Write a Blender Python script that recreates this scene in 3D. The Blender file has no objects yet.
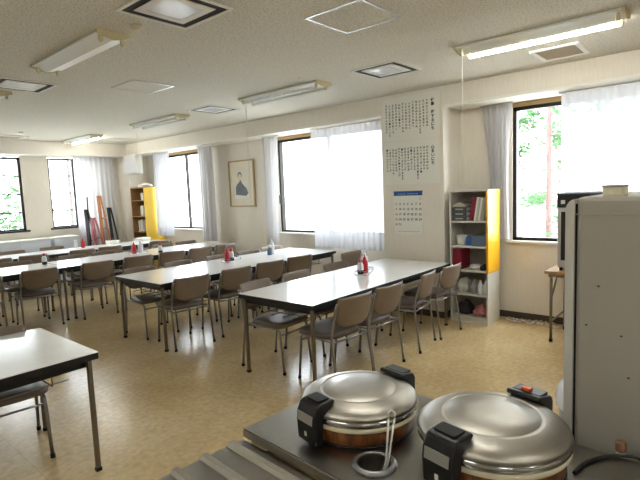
import bpy, bmesh, math, random
from mathutils import Vector, Matrix
random.seed(7)
SC = bpy.context.scene
COL = SC.collection
PI = math.pi

# ------------------------------------------------------------------ camera, world, light, exposure
HC = 1.55
yaw, pit, rol, FPX = 0.71400, -0.10220, -0.03995, 482.0
d = Vector((math.cos(yaw)*math.cos(pit), math.sin(yaw)*math.cos(pit), math.sin(pit)))
r = d.cross(Vector((0, 0, 1))).normalized(); u = r.cross(d)
r2 = math.cos(rol)*r + math.sin(rol)*u; u2 = -math.sin(rol)*r + math.cos(rol)*u
cam_data = bpy.data.cameras.new('camera'); cam_data.sensor_width = 36.0
cam_data.lens = FPX/640*36.0; cam_data.clip_start = 0.02; cam_data.clip_end = 200
cam = bpy.data.objects.new('camera', cam_data); COL.objects.link(cam)
cam.matrix_world = Matrix(((r2.x, u2.x, -d.x, 0), (r2.y, u2.y, -d.y, 0), (r2.z, u2.z, -d.z, HC), (0, 0, 0, 1)))
SC.camera = cam

SKY = 3.3
W = bpy.data.worlds.new('overcast_sky'); SC.world = W; W.use_nodes = True
bg = W.node_tree.nodes['Background']
bg.inputs[0].default_value = (0.86, 0.94, 1.0, 1); bg.inputs[1].default_value = SKY

def portal(name, loc, rot, sx, sy):
    l = bpy.data.lights.new(name, 'AREA'); l.shape = 'RECTANGLE'; l.size = sx; l.size_y = sy
    l.cycles.is_portal = True
    o = bpy.data.objects.new(name, l); o.location = loc; o.rotation_euler = rot; COL.objects.link(o)
for (ya, yb) in ((0.2, 1.93), (3.62, 5.64), (7.62, 9.0)):
    portal('window_portal', (5.73, (ya+yb)/2, 1.64), (0, PI/2, 0), 1.55, yb-ya)
for (xa, xb) in ((-0.2, 0.7), (1.1, 2.0), (2.45, 3.22), (3.72, 4.18), (4.2, 4.6)):
    portal('window_portal', ((xa+xb)/2, 10.32, 1.7), (-PI/2, 0, 0), xb-xa, 1.4)

SC.view_settings.view_transform = 'Standard'; SC.view_settings.look = 'None'
SC.view_settings.gamma = 1.0; SC.view_settings.use_curve_mapping = False
SC.view_settings.exposure = 2.2

# ------------------------------------------------------------------ materials
def srgb(c):
    return tuple((x/12.92 if x <= 0.04045 else ((x+0.055)/1.055)**2.4) for x in (v/255 for v in c))
MATS = {}
def mat(name, col, rough=0.5, metal=0.0, spec=0.5, noise=None, bump=None, emit=None, coat=0.0):
    """col is sRGB 0-255. noise = (scale, amount, stretch xyz); bump = (scale, strength)"""
    if name in MATS: return MATS[name]
    m = bpy.data.materials.new(name); m.use_nodes = True
    nt = m.node_tree; p = nt.nodes['Principled BSDF']
    c = srgb(col)
    p.inputs['Base Color'].default_value = (*c, 1); p.inputs['Roughness'].default_value = rough
    p.inputs['Metallic'].default_value = metal; p.inputs['Specular IOR Level'].default_value = spec
    p.inputs['Coat Weight'].default_value = coat
    if noise or bump:
        tc = nt.nodes.new('ShaderNodeTexCoord'); mp = nt.nodes.new('ShaderNodeMapping')
        nt.links.new(tc.outputs['Object'], mp.inputs['Vector'])
    if noise:
        sc, am, st = noise
        mp.inputs['Scale'].default_value = st
        nz = nt.nodes.new('ShaderNodeTexNoise'); nz.inputs['Scale'].default_value = sc; nz.inputs['Detail'].default_value = 4
        nt.links.new(mp.outputs[0], nz.inputs['Vector'])
        rm = nt.nodes.new('ShaderNodeMapRange'); rm.inputs['From Min'].default_value = 0.3; rm.inputs['From Max'].default_value = 0.7
        rm.inputs['To Min'].default_value = 1-am; rm.inputs['To Max'].default_value = 1+am
        nt.links.new(nz.outputs['Fac'], rm.inputs['Value'])
        mx = nt.nodes.new('ShaderNodeMix'); mx.data_type = 'RGBA'; mx.blend_type = 'MULTIPLY'; mx.inputs['Factor'].default_value = 1
        mx.inputs['A'].default_value = (*c, 1); nt.links.new(rm.outputs[0], mx.inputs['B'])
        nt.links.new(mx.outputs['Result'], p.inputs['Base Color'])
    if bump:
        nb = nt.nodes.new('ShaderNodeTexNoise'); nb.inputs['Scale'].default_value = bump[0]; nb.inputs['Detail'].default_value = 3
        nt.links.new((mp if not noise else tc).outputs[0 if not noise else 'Object'], nb.inputs['Vector'])
        bp = nt.nodes.new('ShaderNodeBump'); bp.inputs['Strength'].default_value = bump[1]; bp.inputs['Distance'].default_value = 0.01
        nt.links.new(nb.outputs['Fac'], bp.inputs['Height']); nt.links.new(bp.outputs[0], p.inputs['Normal'])
    if emit:
        p.inputs['Emission Color'].default_value = (*emit[0], 1); p.inputs['Emission Strength'].default_value = emit[1]
    MATS[name] = m
    return m

def node_mat(name):
    m = bpy.data.materials.new(name); m.use_nodes = True
    return m, m.node_tree, m.node_tree.nodes['Principled BSDF']

M_wall = mat('cream_wallpaper', (229, 222, 208), 0.85, noise=(60, 0.035, (1, 1, 0.12)), bump=(160, 0.15))
M_trimwhite = mat('white_paint', (232, 229, 220), 0.55)
M_base = mat('dark_brown_vinyl', (70, 58, 46), 0.5)
M_black = mat('black_plastic', (22, 22, 24), 0.35)
M_softblack = mat('black_rubber', (18, 18, 18), 0.7)
M_chrome = mat('chrome_steel', (150, 150, 152), 0.3, 0.85)
M_steel = mat('brushed_stainless', (156, 154, 148), 0.3, 1.0, noise=(30, 0.06, (1, 14, 1)))
M_lid = mat('polished_stainless', (172, 168, 160), 0.4, 1.0, noise=(20, 0.04, (1, 1, 8)))
M_laminate = mat('white_laminate', (236, 236, 236), 0.16, noise=(8, 0.03, (1, 1, 1)))
M_edge = mat('black_table_edge', (24, 25, 29), 0.4)
M_vinyl = mat('taupe_vinyl', (126, 109, 92), 0.45, noise=(9, 0.08, (1, 1, 1)), bump=(300, 0.08))
M_seat = mat('taupe_seat_vinyl', (108, 96, 88), 0.38, noise=(9, 0.08, (1, 1, 1)), bump=(300, 0.08))
M_frame = mat('bronze_aluminium', (46, 42, 40), 0.4, 0.6)
M_alu = mat('aluminium', (205, 206, 205), 0.35, 0.9)
M_white = mat('white_enamel', (228, 227, 218), 0.3)
M_ivory = mat('yellowed_plastic', (206, 194, 152), 0.45)
M_tan = mat('tan_wood', (176, 146, 96), 0.5, noise=(14, 0.12, (1, 0.2, 1)))
M_wood = mat('oak_wood', (168, 128, 84), 0.45, noise=(10, 0.18, (1, 8, 1)))
M_darkwood = mat('dark_wood', (84, 60, 44), 0.5, noise=(10, 0.15, (1, 1, 8)))
M_yellow = mat('yellow_board', (234, 172, 14), 0.36, bump=(14, 0.5))
M_yellow2 = mat('pale_yellow_board', (244, 202, 74), 0.4)
M_fridge = mat('grey_fridge_panel', (166, 162, 152), 0.42, noise=(3, 0.015, (1, 1, 1)))
M_fridgedoor = mat('light_fridge_door', (204, 202, 196), 0.35)
M_paper = mat('white_paper', (232, 230, 220), 0.8)
M_ink = mat('black_ink', (34, 32, 32), 0.7)
M_red = mat('red_plastic', (196, 22, 34), 0.35)
M_pink = mat('pink_red_plastic', (214, 70, 84), 0.4)
M_clear = mat('milky_plastic', (226, 228, 228), 0.3)
M_soy = mat('soy_sauce', (28, 14, 12), 0.2)
M_cream = mat('cream_plastic', (226, 218, 190), 0.45)
M_blue = mat('blue_plastic', (52, 98, 168), 0.4)
M_greyblue = mat('greyblue_plastic', (96, 112, 136), 0.5)
M_binder = mat('dark_grey_binder', (66, 70, 74), 0.5)
M_maroon = mat('maroon_card', (136, 22, 48), 0.5)
M_bag = mat('crumpled_white_plastic', (216, 214, 208), 0.35, bump=(25, 0.6))
M_darkbag = mat('dark_cloth', (44, 42, 48), 0.8, bump=(30, 0.5))
M_redbag = mat('red_white_plastic', (190, 120, 118), 0.4, noise=(14, 0.6, (1, 1, 1)))
M_tube_off = mat('unlit_tube', (226, 228, 226), 0.25)
M_lit = mat('lit_tube', (255, 255, 255), 0.5, emit=((1.0, 1.0, 0.95), 11.0))
M_orange = mat('orange_plastic', (222, 92, 30), 0.4)
M_cork = mat('brown_cork', (122, 88, 62), 0.7)
M_pinkwood = mat('rose_painted_wood', (168, 92, 98), 0.5)
M_orangewood = mat('orange_wood', (206, 142, 94), 0.5)
M_bark = mat('bark', (84, 74, 68), 0.9, noise=(8, 0.3, (1, 1, 0.3)))
M_redbark = mat('reddish_bark', (112, 90, 86), 0.9, noise=(8, 0.3, (1, 1, 0.3)))
M_leaf = mat('conifer_needles', (70, 108, 62), 0.7, noise=(3, 0.3, (1, 1, 1)))
M_bush = mat('bush_leaves', (70, 104, 64), 0.7, noise=(3, 0.35, (1, 1, 1)))
M_snow = mat('pale_ground', (206, 206, 204), 0.9)
M_inkwash = mat('grey_ink_wash', (108, 114, 120), 0.8, noise=(40, 0.4, (1, 1, 1)))
M_parch = mat('parchment', (222, 214, 192), 0.6, noise=(6, 0.05, (1, 1, 1)))
M_calblue = mat('calendar_blue', (36, 84, 150), 0.5)
M_calred = mat('calendar_red', (196, 60, 72), 0.6)
M_tanmetal = mat('worn_steel', (128, 118, 102), 0.4, 0.8)
M_vent = mat('beige_grille', (176, 160, 134), 0.6)
M_dark = mat('dark_recess', (38, 34, 30), 0.8)
M_mirrorwhite = mat('glossy_white', (226, 230, 236), 0.12)
M_chalk = mat('pale_blue_white', (220, 226, 234), 0.4)

# ceiling board with worm holes
M_ceil, nt, p = node_mat('rockwool_ceiling')
tc = nt.nodes.new('ShaderNodeTexCoord')
nz = nt.nodes.new('ShaderNodeTexNoise'); nz.inputs['Scale'].default_value = 85; nz.inputs['Detail'].default_value = 3
nt.links.new(tc.outputs['Object'], nz.inputs['Vector'])
cr = nt.nodes.new('ShaderNodeValToRGB')
cr.color_ramp.elements[0].position = 0.38; cr.color_ramp.elements[0].color = (*srgb((188, 181, 166)), 1)
cr.color_ramp.elements[1].position = 0.5; cr.color_ramp.elements[1].color = (*srgb((222, 216, 200)), 1)
nt.links.new(nz.outputs['Fac'], cr.inputs[0]); nt.links.new(cr.outputs[0], p.inputs['Base Color'])
bp = nt.nodes.new('ShaderNodeBump'); bp.inputs['Strength'].default_value = 0.35; bp.inputs['Distance'].default_value = 0.004
nt.links.new(nz.outputs['Fac'], bp.inputs['Height']); nt.links.new(bp.outputs[0], p.inputs['Normal'])
p.inputs['Roughness'].default_value = 0.9

# vinyl tile floor
M_floor, nt, p = node_mat('beige_vinyl_tile')
tc = nt.nodes.new('ShaderNodeTexCoord')
n1 = nt.nodes.new('ShaderNodeTexNoise'); n1.inputs['Scale'].default_value = 1.6; n1.inputs['Detail'].default_value = 3; n1.inputs['Roughness'].default_value = 0.65
n2 = nt.nodes.new('ShaderNodeTexNoise'); n2.inputs['Scale'].default_value = 26; n2.inputs['Detail'].default_value = 4
for n in (n1, n2): nt.links.new(tc.outputs['Object'], n.inputs['Vector'])
c1 = nt.nodes.new('ShaderNodeValToRGB')
c1.color_ramp.elements[0].position = 0.3; c1.color_ramp.elements[0].color = (*srgb((198, 172, 124)), 1)
c1.color_ramp.elements[1].position = 0.7; c1.color_ramp.elements[1].color = (*srgb((217, 193, 147)), 1)
nt.links.new(n1.outputs['Fac'], c1.inputs[0])
m2 = nt.nodes.new('ShaderNodeMapRange'); m2.inputs['From Min'].default_value = 0.3; m2.inputs['From Max'].default_value = 0.7
m2.inputs['To Min'].default_value = 0.86; m2.inputs['To Max'].default_value = 1.12
nt.links.new(n2.outputs['Fac'], m2.inputs['Value'])
mx = nt.nodes.new('ShaderNodeMix'); mx.data_type = 'RGBA'; mx.blend_type = 'MULTIPLY'; mx.inputs['Factor'].default_value = 1
nt.links.new(c1.outputs[0], mx.inputs['A']); nt.links.new(m2.outputs[0], mx.inputs['B'])
bk = nt.nodes.new('ShaderNodeTexBrick'); bk.offset = 0; bk.inputs['Scale'].default_value = 1.0
bk.inputs['Brick Width'].default_value = 0.9; bk.inputs['Row Height'].default_value = 0.9; bk.inputs['Mortar Size'].default_value = 0.003
bk.inputs['Color1'].default_value = (1, 1, 1, 1); bk.inputs['Color2'].default_value = (0.95, 0.95, 0.95, 1); bk.inputs['Mortar'].default_value = (0.88, 0.88, 0.88, 1)
nt.links.new(tc.outputs['Object'], bk.inputs['Vector'])
mx2 = nt.nodes.new('ShaderNodeMix'); mx2.data_type = 'RGBA'; mx2.blend_type = 'MULTIPLY'; mx2.inputs['Factor'].default_value = 1
nt.links.new(mx.outputs['Result'], mx2.inputs['A']); nt.links.new(bk.outputs['Color'], mx2.inputs['B'])
nt.links.new(mx2.outputs['Result'], p.inputs['Base Color'])
m3 = nt.nodes.new('ShaderNodeMapRange'); m3.inputs['From Min'].default_value = 0.3; m3.inputs['From Max'].default_value = 0.7
m3.inputs['To Min'].default_value = 0.25; m3.inputs['To Max'].default_value = 0.28
nt.links.new(n1.outputs['Fac'], m3.inputs['Value']); p.inputs['Roughness'].default_value = 0.21
bp = nt.nodes.new('ShaderNodeBump'); bp.inputs['Strength'].default_value = 0.06; bp.inputs['Distance'].default_value = 0.01
nt.links.new(n2.outputs['Fac'], bp.inputs['Height']); nt.links.new(bp.outputs[0], p.inputs['Normal'])

# curtain voile
def curtain_mat(name, transp, col, through):
    m = bpy.data.materials.new(name); m.use_nodes = True; nt = m.node_tree; nt.nodes.clear()
    out = nt.nodes.new('ShaderNodeOutputMaterial')
    tr = nt.nodes.new('ShaderNodeBsdfTransparent'); tl = nt.nodes.new('ShaderNodeBsdfTranslucent'); df = nt.nodes.new('ShaderNodeBsdfDiffuse')
    tl.inputs[0].default_value = (*through, 1); df.inputs[0].default_value = (*col, 1)
    a = nt.nodes.new('ShaderNodeMixShader'); a.inputs[0].default_value = 0.5
    nt.links.new(tl.outputs[0], a.inputs[1]); nt.links.new(df.outputs[0], a.inputs[2])
    b = nt.nodes.new('ShaderNodeMixShader'); b.inputs[0].default_value = 1-transp
    nt.links.new(tr.outputs[0], b.inputs[1]); nt.links.new(a.outputs[0], b.inputs[2])
    nt.links.new(b.outputs[0], out.inputs[0]); return m
M_voile = curtain_mat('white_voile', 0.13, (0.82, 0.82, 0.85), (0.34, 0.34, 0.36))
M_drape = curtain_mat('white_drape', 0.02, (0.84, 0.82, 0.82), (0.46, 0.45, 0.45))
# window glass
M_glass = bpy.data.materials.new('window_glass'); M_glass.use_nodes = True; nt = M_glass.node_tree; nt.nodes.clear()
out = nt.nodes.new('ShaderNodeOutputMaterial'); tr = nt.nodes.new('ShaderNodeBsdfTransparent'); gl = nt.nodes.new('ShaderNodeBsdfGlossy')
gl.inputs['Roughness'].default_value = 0.02
mxs = nt.nodes.new('ShaderNodeMixShader'); mxs.inputs[0].default_value = 0.05
nt.links.new(tr.outputs[0], mxs.inputs[1]); nt.links.new(gl.outputs[0], mxs.inputs[2]); nt.links.new(mxs.outputs[0], out.inputs[0])
# wood-grain printed body of the rice warmers: vertical planks
M_plank, nt, p = node_mat('woodgrain_print')
tc = nt.nodes.new('ShaderNodeTexCoord'); mp = nt.nodes.new('ShaderNodeMapping'); mp.inputs['Scale'].default_value = (60, 60, 4)
nz = nt.nodes.new('ShaderNodeTexNoise'); nz.inputs['Scale'].default_value = 1.0; nz.inputs['Detail'].default_value = 3
nt.links.new(tc.outputs['Object'], mp.inputs[0]); nt.links.new(mp.outputs[0], nz.inputs['Vector'])
cr = nt.nodes.new('ShaderNodeValToRGB'); cr.color_ramp.elements[0].position = 0.35; cr.color_ramp.elements[0].color = (*srgb((104, 58, 26)), 1)
cr.color_ramp.elements[1].position = 0.65; cr.color_ramp.elements[1].color = (*srgb((160, 98, 48)), 1)
nt.links.new(nz.outputs['Fac'], cr.inputs[0]); nt.links.new(cr.outputs[0], p.inputs['Base Color']); p.inputs['Roughness'].default_value = 0.35

# ------------------------------------------------------------------ mesh helpers
def box(bm, lo, hi, bev=0.0):
    vs = [bm.verts.new((x, y, z)) for x in (lo[0], hi[0]) for y in (lo[1], hi[1]) for z in (lo[2], hi[2])]
    fs = [(0, 1, 3, 2), (4, 6, 7, 5), (0, 4, 5, 1), (2, 3, 7, 6), (0, 2, 6, 4), (1, 5, 7, 3)]
    faces = [bm.faces.new([vs[i] for i in f]) for f in fs]
    if bev > 0:
        es = list({e for f in faces for e in f.edges})
        bmesh.ops.bevel(bm, geom=es, offset=bev, segments=2, affect='EDGES', profile=0.5)
    return vs
def tube(bm, pts, rad, n=8, cap=True):
    pts = [Vector(p) for p in pts]; rings = []
    rads = rad if isinstance(rad, (list, tuple)) else [rad]*len(pts)
    ref = None
    for i, pt in enumerate(pts):
        t = ((pts[min(i+1, len(pts)-1)]-pts[i]).normalized() + (pts[i]-pts[max(i-1, 0)]).normalized())
        t = t.normalized() if t.length > 1e-6 else Vector((0, 0, 1))
        if ref is None:
            ref = Vector((1, 0, 0)) if abs(t.x) < 0.9 else Vector((0, 1, 0))
        a = (ref - t*ref.dot(t)).normalized(); b = t.cross(a); ref = a
        rings.append([bm.verts.new(pt + rads[i]*(math.cos(2*PI*k/n)*a + math.sin(2*PI*k/n)*b)) for k in range(n)])
    for i in range(len(rings)-1):
        for k in range(n):
            f = bm.faces.new((rings[i][k], rings[i][(k+1) % n], rings[i+1][(k+1) % n], rings[i+1][k])); f.smooth = True
    if cap:
        bm.faces.new(rings[0][::-1]); bm.faces.new(rings[-1])
def lathe(bm, prof, n=32, c=(0, 0, 0)):
    rings = []
    for (rr, z) in prof:
        if rr < 1e-6: rings.append([bm.verts.new((c[0], c[1], c[2]+z))])
        else: rings.append([bm.verts.new((c[0]+rr*math.cos(2*PI*k/n), c[1]+rr*math.sin(2*PI*k/n), c[2]+z)) for k in range(n)])
    for A, B in zip(rings, rings[1:]):
        for k in range(n):
            k2 = (k+1) % n
            if len(A) == 1 and len(B) == 1: continue
            if len(A) == 1: f = bm.faces.new((A[0], B[k], B[k2]))
            elif len(B) == 1: f = bm.faces.new((A[k], A[k2], B[0]))
            else: f = bm.faces.new((A[k], A[k2], B[k2], B[k]))
            f.smooth = True
def prism(bm, poly, axis, a, b, bev=0.0):
    """poly of 2D points extruded along axis from a to b; the 2D coordinates are the two other axes in order"""
    def P(q, t):
        return {'x': (t, q[0], q[1]), 'y': (q[0], t, q[1]), 'z': (q[0], q[1], t)}[axis]
    A = [bm.verts.new(P(q, a)) for q in poly]; B = [bm.verts.new(P(q, b)) for q in poly]; n = len(poly)
    fs = [bm.faces.new(A), bm.faces.new(B[::-1])]
    for i in range(n): fs.append(bm.faces.new((A[i], B[i], B[(i+1) % n], A[(i+1) % n])))
    if bev > 0:
        es = list({e for f in fs for e in f.edges})
        bmesh.ops.bevel(bm, geom=es, offset=bev, segments=2, affect='EDGES', profile=0.5)
def obj(name, bm, m, parent=None, loc=None, rotz=0.0):
    bmesh.ops.recalc_face_normals(bm, faces=bm.faces[:])
    me = bpy.data.meshes.new(name); bm.to_mesh(me); bm.free()
    if m: me.materials.append(m)
    o = bpy.data.objects.new(name, me); COL.objects.link(o)
    if parent: o.parent = parent
    if loc: o.location = loc
    if rotz: o.rotation_euler = (0, 0, rotz)
    return o
def B(*boxes, bev=0.0):
    bm = bmesh.new()
    for lo, hi in boxes: box(bm, lo, hi, bev)
    return bm
def T(*tubes, n=8):
    bm = bmesh.new()
    for pts, rad in tubes: tube(bm, pts, rad, n)
    return bm
def L(prof, n=32, c=(0, 0, 0)):
    bm = bmesh.new(); lathe(bm, prof, n, c); return bm
def PR(poly, axis, a, b, bev=0.0):
    bm = bmesh.new(); prism(bm, poly, axis, a, b, bev); return bm
def thing(name, label, cat, loc=(0, 0, 0), rotz=0.0, group=None):
    o = bpy.data.objects.new(name, None); COL.objects.link(o); o.location = loc; o.rotation_euler = (0, 0, rotz)
    o.empty_display_size = 0.1
    o['label'] = label; o['category'] = cat
    if group: o['group'] = group
    return o
def tag(o, label, cat, group=None):
    o['label'] = label; o['category'] = cat
    if group: o['group'] = group
    return o
def struct(name, bm, m, parent=None):
    o = obj(name, bm, m, parent)
    if parent is None: o['kind'] = 'structure'
    return o
def dup(root, loc, rotz, label, group=None):
    c = root.copy(); COL.objects.link(c); c.location = loc; c.rotation_euler = (0, 0, rotz); c['label'] = label
    if group: c['group'] = group
    for ch in list(root.children):
        k = ch.copy(); COL.objects.link(k); k.parent = c
        for g in list(ch.children):
            q = g.copy(); COL.objects.link(q); q.parent = k
    return c

# ------------------------------------------------------------------ the room
ZC, XW, XB, YF, YB = 2.66, 5.56, 5.12, 10.1, 9.7
XL, YN = -3.0, -2.6
struct('floor', B(((XL, YN, -0.1), (XW+0.15, YF+0.15, 0))), M_floor)
struct('ceiling', B(((XL, YN, ZC), (XW+0.15, YF+0.15, ZC+0.12))), M_ceil)
def wall_x(x0, x1, y0, y1, openings):
    bm = bmesh.new(); y = y0
    for (a, b, z0, z1) in sorted(openings):
        box(bm, (x0, y, 0), (x1, a, ZC)); box(bm, (x0, a, 0), (x1, b, z0)); box(bm, (x0, a, z1), (x1, b, ZC)); y = b
    box(bm, (x0, y, 0), (x1, y1, ZC)); return bm
def wall_y(y0, y1, x0, x1, openings):
    bm = bmesh.new(); x = x0
    for (a, b, z0, z1) in sorted(openings):
        box(bm, (x, y0, 0), (a, y1, ZC)); box(bm, (a, y0, 0), (b, y1, z0)); box(bm, (a, y0, z1), (b, y1, ZC)); x = b
    box(bm, (x, y0, 0), (x1, y1, ZC)); return bm
WINR = [(0.2, 1.92, 0.9, 2.43), (3.62, 5.66, 0.9, 2.43), (7.64, 9.0, 0.9, 2.43)]
WINF = [(-0.2, 0.7, 1.03, 2.4), (1.1, 2.0, 1.03, 2.4), (2.45, 3.25, 1.03, 2.4), (3.72, 4.6, 1.03, 2.4)]
struct('wall_right', wall_x(XW, XW+0.15, YN, YF+0.15, WINR), M_wall)
struct('wall_back', wall_y(YF, YF+0.15, XL, XW, WINF), M_wall)
struct('wall_left', B(((XL-0.15, YN, 0), (XL, YF+0.15, ZC))), M_wall)
struct('wall_front', B(((XL, YN-0.15, 0), (XW+0.15, YN, ZC))), M_wall)
struct('wall_column_right', B(((XB, 2.536, 0), (XW, 3.36, ZC))), M_wall)
struct('wall_column_back', B(((XB, 9.66, 0), (XW, YF, ZC))), M_wall)
struct('wall_beam_right', B(((XB+0.005, YN, 2.43), (XW, 2.536, ZC)), ((XB+0.005, 3.36, 2.43), (XW, 9.66, ZC))), M_wall)
struct('wall_beam_back', B(((XL, YB, 2.41), (XB, YF, ZC))), M_wall)
struct('trim_1', B(((XB-0.003, YN, 2.425), (XB+0.03, 2.53, 2.45)), ((XB-0.003, 3.362, 2.425), (XB+0.03, 9.65, 2.45)), bev=0.003), M_trimwhite)   # rail under the beam
bb = bmesh.new()
for a, b in ((YN, 2.53), (3.37, 9.65)): box(bb, (XW-0.012, a, 0), (XW, b, 0.075))
box(bb, (XB-0.012, 2.54, 0), (XB, 3.36, 0.075)); box(bb, (XB-0.012, 2.524, 0), (XW-0.012, 2.536, 0.075))
struct('baseboard_right', bb, M_base)
struct('baseboard_back', B(((XL, YF-0.012, 0), (XB, YF, 0.075))), M_base)

def window_right(n, ya, yb, mull):
    z0, z1 = 0.9, 2.38
    bm = bmesh.new(); x0, x1 = XW+0.02, XW+0.09
    box(bm, (x0, ya, z0), (x1, yb, z0+0.035)); box(bm, (x0, ya, z1-0.04), (x1, yb, z1))
    box(bm, (x0, ya, z0), (x1, ya+0.035, z1)); box(bm, (x0, yb-0.04, z0), (x1, yb, z1))
    w = struct('window_%d' % n, bm, M_frame)
    for y in mull:
        obj('mullion', B(((x0+0.01, y-0.022, z0), (x1-0.01, y+0.022, z1))), M_frame, w)
    obj('pane', B(((XW+0.05, ya+0.03, z0+0.03), (XW+0.054, yb-0.03, z1-0.03))), M_glass, w)
    obj('blind_box', B(((XW+0.005, ya, z1), (XW+0.1, yb, 2.43))), M_tan, w)
    obj('window_sill', B(((XW-0.05, ya-0.06, z0-0.03), (XW+0.1, yb+0.06, z0)), bev=0.004), M_trimwhite, w)
    if n == 2:
        obj('latch', B(((XW-0.005, yb-0.03, 1.36), (XW+0.02, yb+0.0, 1.5)), bev=0.004), M_black, w)
window_right(1, 0.2, 1.92, [1.0])
window_right(2, 3.62, 5.66, [4.62])
window_right(3, 7.64, 9.0, [8.27])
def window_back(n, xa, xb, bars, mull=()):
    z0, z1 = 1.03, 2.38
    bm = bmesh.new(); y0, y1 = YF+0.02, YF+0.09
    box(bm, (xa, y0, z0), (xb, y1, z0+0.03)); box(bm, (xa, y0, z1-0.035), (xb, y1, z1))
    box(bm, (xa, y0, z0), (xa+0.03, y1, z1)); box(bm, (xb-0.045, y0, z0), (xb, y1, z1))
    w = struct('window_%d' % n, bm, M_frame)
    for z in bars: obj('glazing_bar', B(((xa+0.03, y0+0.015, z-0.01), (xb-0.045, y0+0.04, z+0.01))), M_frame, w)
    for x in mull: obj('mullion', B(((x-0.02, y0+0.012, z0+0.03), (x+0.02, y1-0.01, z1-0.035))), M_frame, w)
    obj('pane', B(((xa+0.02, YF+0.05, z0+0.02), (xb-0.02, YF+0.054, z1-0.02))), M_glass, w)
    obj('window_sill', B(((xa-0.05, YF-0.04, z0-0.035), (xb+0.05, YF+0.1, z0)), bev=0.004), M_frame, w)
window_back(6, 1.1, 2.0, (1.36, 1.70, 2.04), (1.55,))  # unseen window, added to bring more daylight to the far left
window_back(7, -0.2, 0.7, (1.36, 1.70, 2.04), (0.25,))  # second added window, out of view, for extra daylight
window_back(4, 2.45, 3.25, (1.36, 1.70, 2.04))
window_back(5, 3.72, 4.6, (1.36, 1.70, 2.04), (4.2,))

# ------------------------------------------------------------------ curtains
def curtain(label, axis, fixed, a, b, z0, z1, m, waves, amp, taper=1.0, shift=0.0, group=None):
    """hangs from a to b at the top; at the bottom the width is scaled by taper about its middle and moved by shift"""
    bm = bmesh.new(); nu, nv = max(24, int(waves*10)), 14; rows = []
    ph = random.random()*6
    for j in range(nv+1):
        t = j/nv; z = z1 + (z0-z1)*t; w = 1 + (taper-1)*math.sin(min(t/0.75, 1)*PI/2) ; row = []
        for i in range(nu+1):
            s = i/nu; c = (a+b)/2 + shift*t + (s-0.5)*(b-a)*w
            off = amp*(0.45+0.55*t)*(math.sin(2*PI*waves*s+ph) + 0.4*math.sin(2*PI*waves*0.43*s+ph*2+t*1.2))
            row.append(bm.verts.new((fixed+off, c, z) if axis == 'y' else (c, fixed+off, z)))
        rows.append(row)
    for j in range(nv):
        for i in range(nu):
            f = bm.faces.new((rows[j][i], rows[j][i+1], rows[j+1][i+1], rows[j+1][i])); f.smooth = True
    o = obj('curtain', bm, m); tag(o, label, 'curtain', group)
    rl = (min(a, b)-0.02, max(a, b)+0.02)
    bm2 = bmesh.new()
    if axis == 'y': box(bm2, (fixed-0.012, rl[0], z1-0.004), (fixed+0.012, rl[1], z1+0.012))
    else: box(bm2, (rl[0], fixed-0.012, z1-0.004), (rl[1], fixed+0.012, z1+0.012))
    obj('curtain_rail', bm2, M_alu, o)
    return o
XC = 5.33
curtain('narrow white curtain gathered at the left of the right-hand window, beside the yellow-sided bookcase', 'y', 5.47, 1.90, 2.23, 0.92, 2.415, M_drape, 6, 0.025, 0.62, -0.04)
curtain('wide sheer white curtain drawn over the right-hand window behind the grey refrigerator', 'y', XC, 0.15, 1.36, 0.72, 2.415, M_voile, 13, 0.022)
curtain('slim white curtain gathered between the framed portrait and the middle window', 'y', XC, 5.40, 5.74, 0.66, 2.415, M_drape, 5, 0.028, 0.8, 0.03)
curtain('wide sheer white curtain glowing over the middle window, left of the posters', 'y', XC, 3.40, 4.72, 0.72, 2.415, M_voile, 15, 0.022)
curtain('white curtain gathered at the right edge of the far window, left of the framed portrait', 'y', XC, 7.05, 7.48, 0.72, 2.415, M_drape, 6, 0.03, 0.95)
curtain('wide sheer white curtain over the far window, beside the tall pale yellow bookcase', 'y', XC, 8.45, 9.03, 0.76, 2.415, M_voile, 12, 0.022)
curtain('long white curtain on the back wall behind the stack of easels', 'x', 9.9, 4.12, 4.92, 0.45, 2.40, M_drape, 8, 0.03)

# ------------------------------------------------------------------ ceiling fittings
def square_ring(bm, cx, cy, r0, r1, z0, z1):
    box(bm, (cx-r1, cy-r1, z0), (cx+r1, cy-r0, z1)); box(bm, (cx-r1, cy+r0, z0), (cx+r1, cy+r1, z1))
    box(bm, (cx-r1, cy-r0, z0), (cx-r0, cy+r0, z1)); box(bm, (cx+r0, cy-r0, z0), (cx+r1, cy+r0, z1))
def vent(x, y, label):
    t = thing('ceiling_vent', label, 'air vent', (x, y, ZC), 0, 'square ceiling vents')
    bm = bmesh.new(); square_ring(bm, 0, 0, 0.226, 0.245, -0.008, 0); obj('frame', bm, M_trimwhite, t)
    bm = bmesh.new(); square_ring(bm, 0, 0, 0.17, 0.226, -0.002, 0); obj('slot', bm, M_dark, t)
    bm = bmesh.new(); square_ring(bm, 0, 0, 0.12, 0.17, -0.007, 0); obj('inner_frame', bm, M_trimwhite, t)
    obj('centre_plate', B(((-0.12, -0.12, -0.005), (0.12, 0.12, 0))), M_mirrorwhite, t)
vent(1.74, 2.58, 'largest square ceiling vent, at the top edge above the front left of the room')
vent(1.75, 5.21, 'square ceiling vent at the left edge, beyond the nearest bare light fitting')
vent(4.01, 2.56, 'square ceiling vent above the handwritten posters')
vent(4.01, 5.23, 'small square ceiling vent left of the fitting above the portrait')
def hatch(x, y, s, label):
    t = thing('ceiling_hatch', label, 'access hatch', (x, y, ZC), 0, 'ceiling access hatches')
    bm = bmesh.new(); square_ring(bm, 0, 0, s/2-0.016, s/2, -0.006, 0); obj('frame', bm, M_alu, t)
    obj('panel', B(((-s/2+0.016, -s/2+0.016, -0.002), (s/2-0.016, s/2-0.016, 0))), M_ceil, t)
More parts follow.
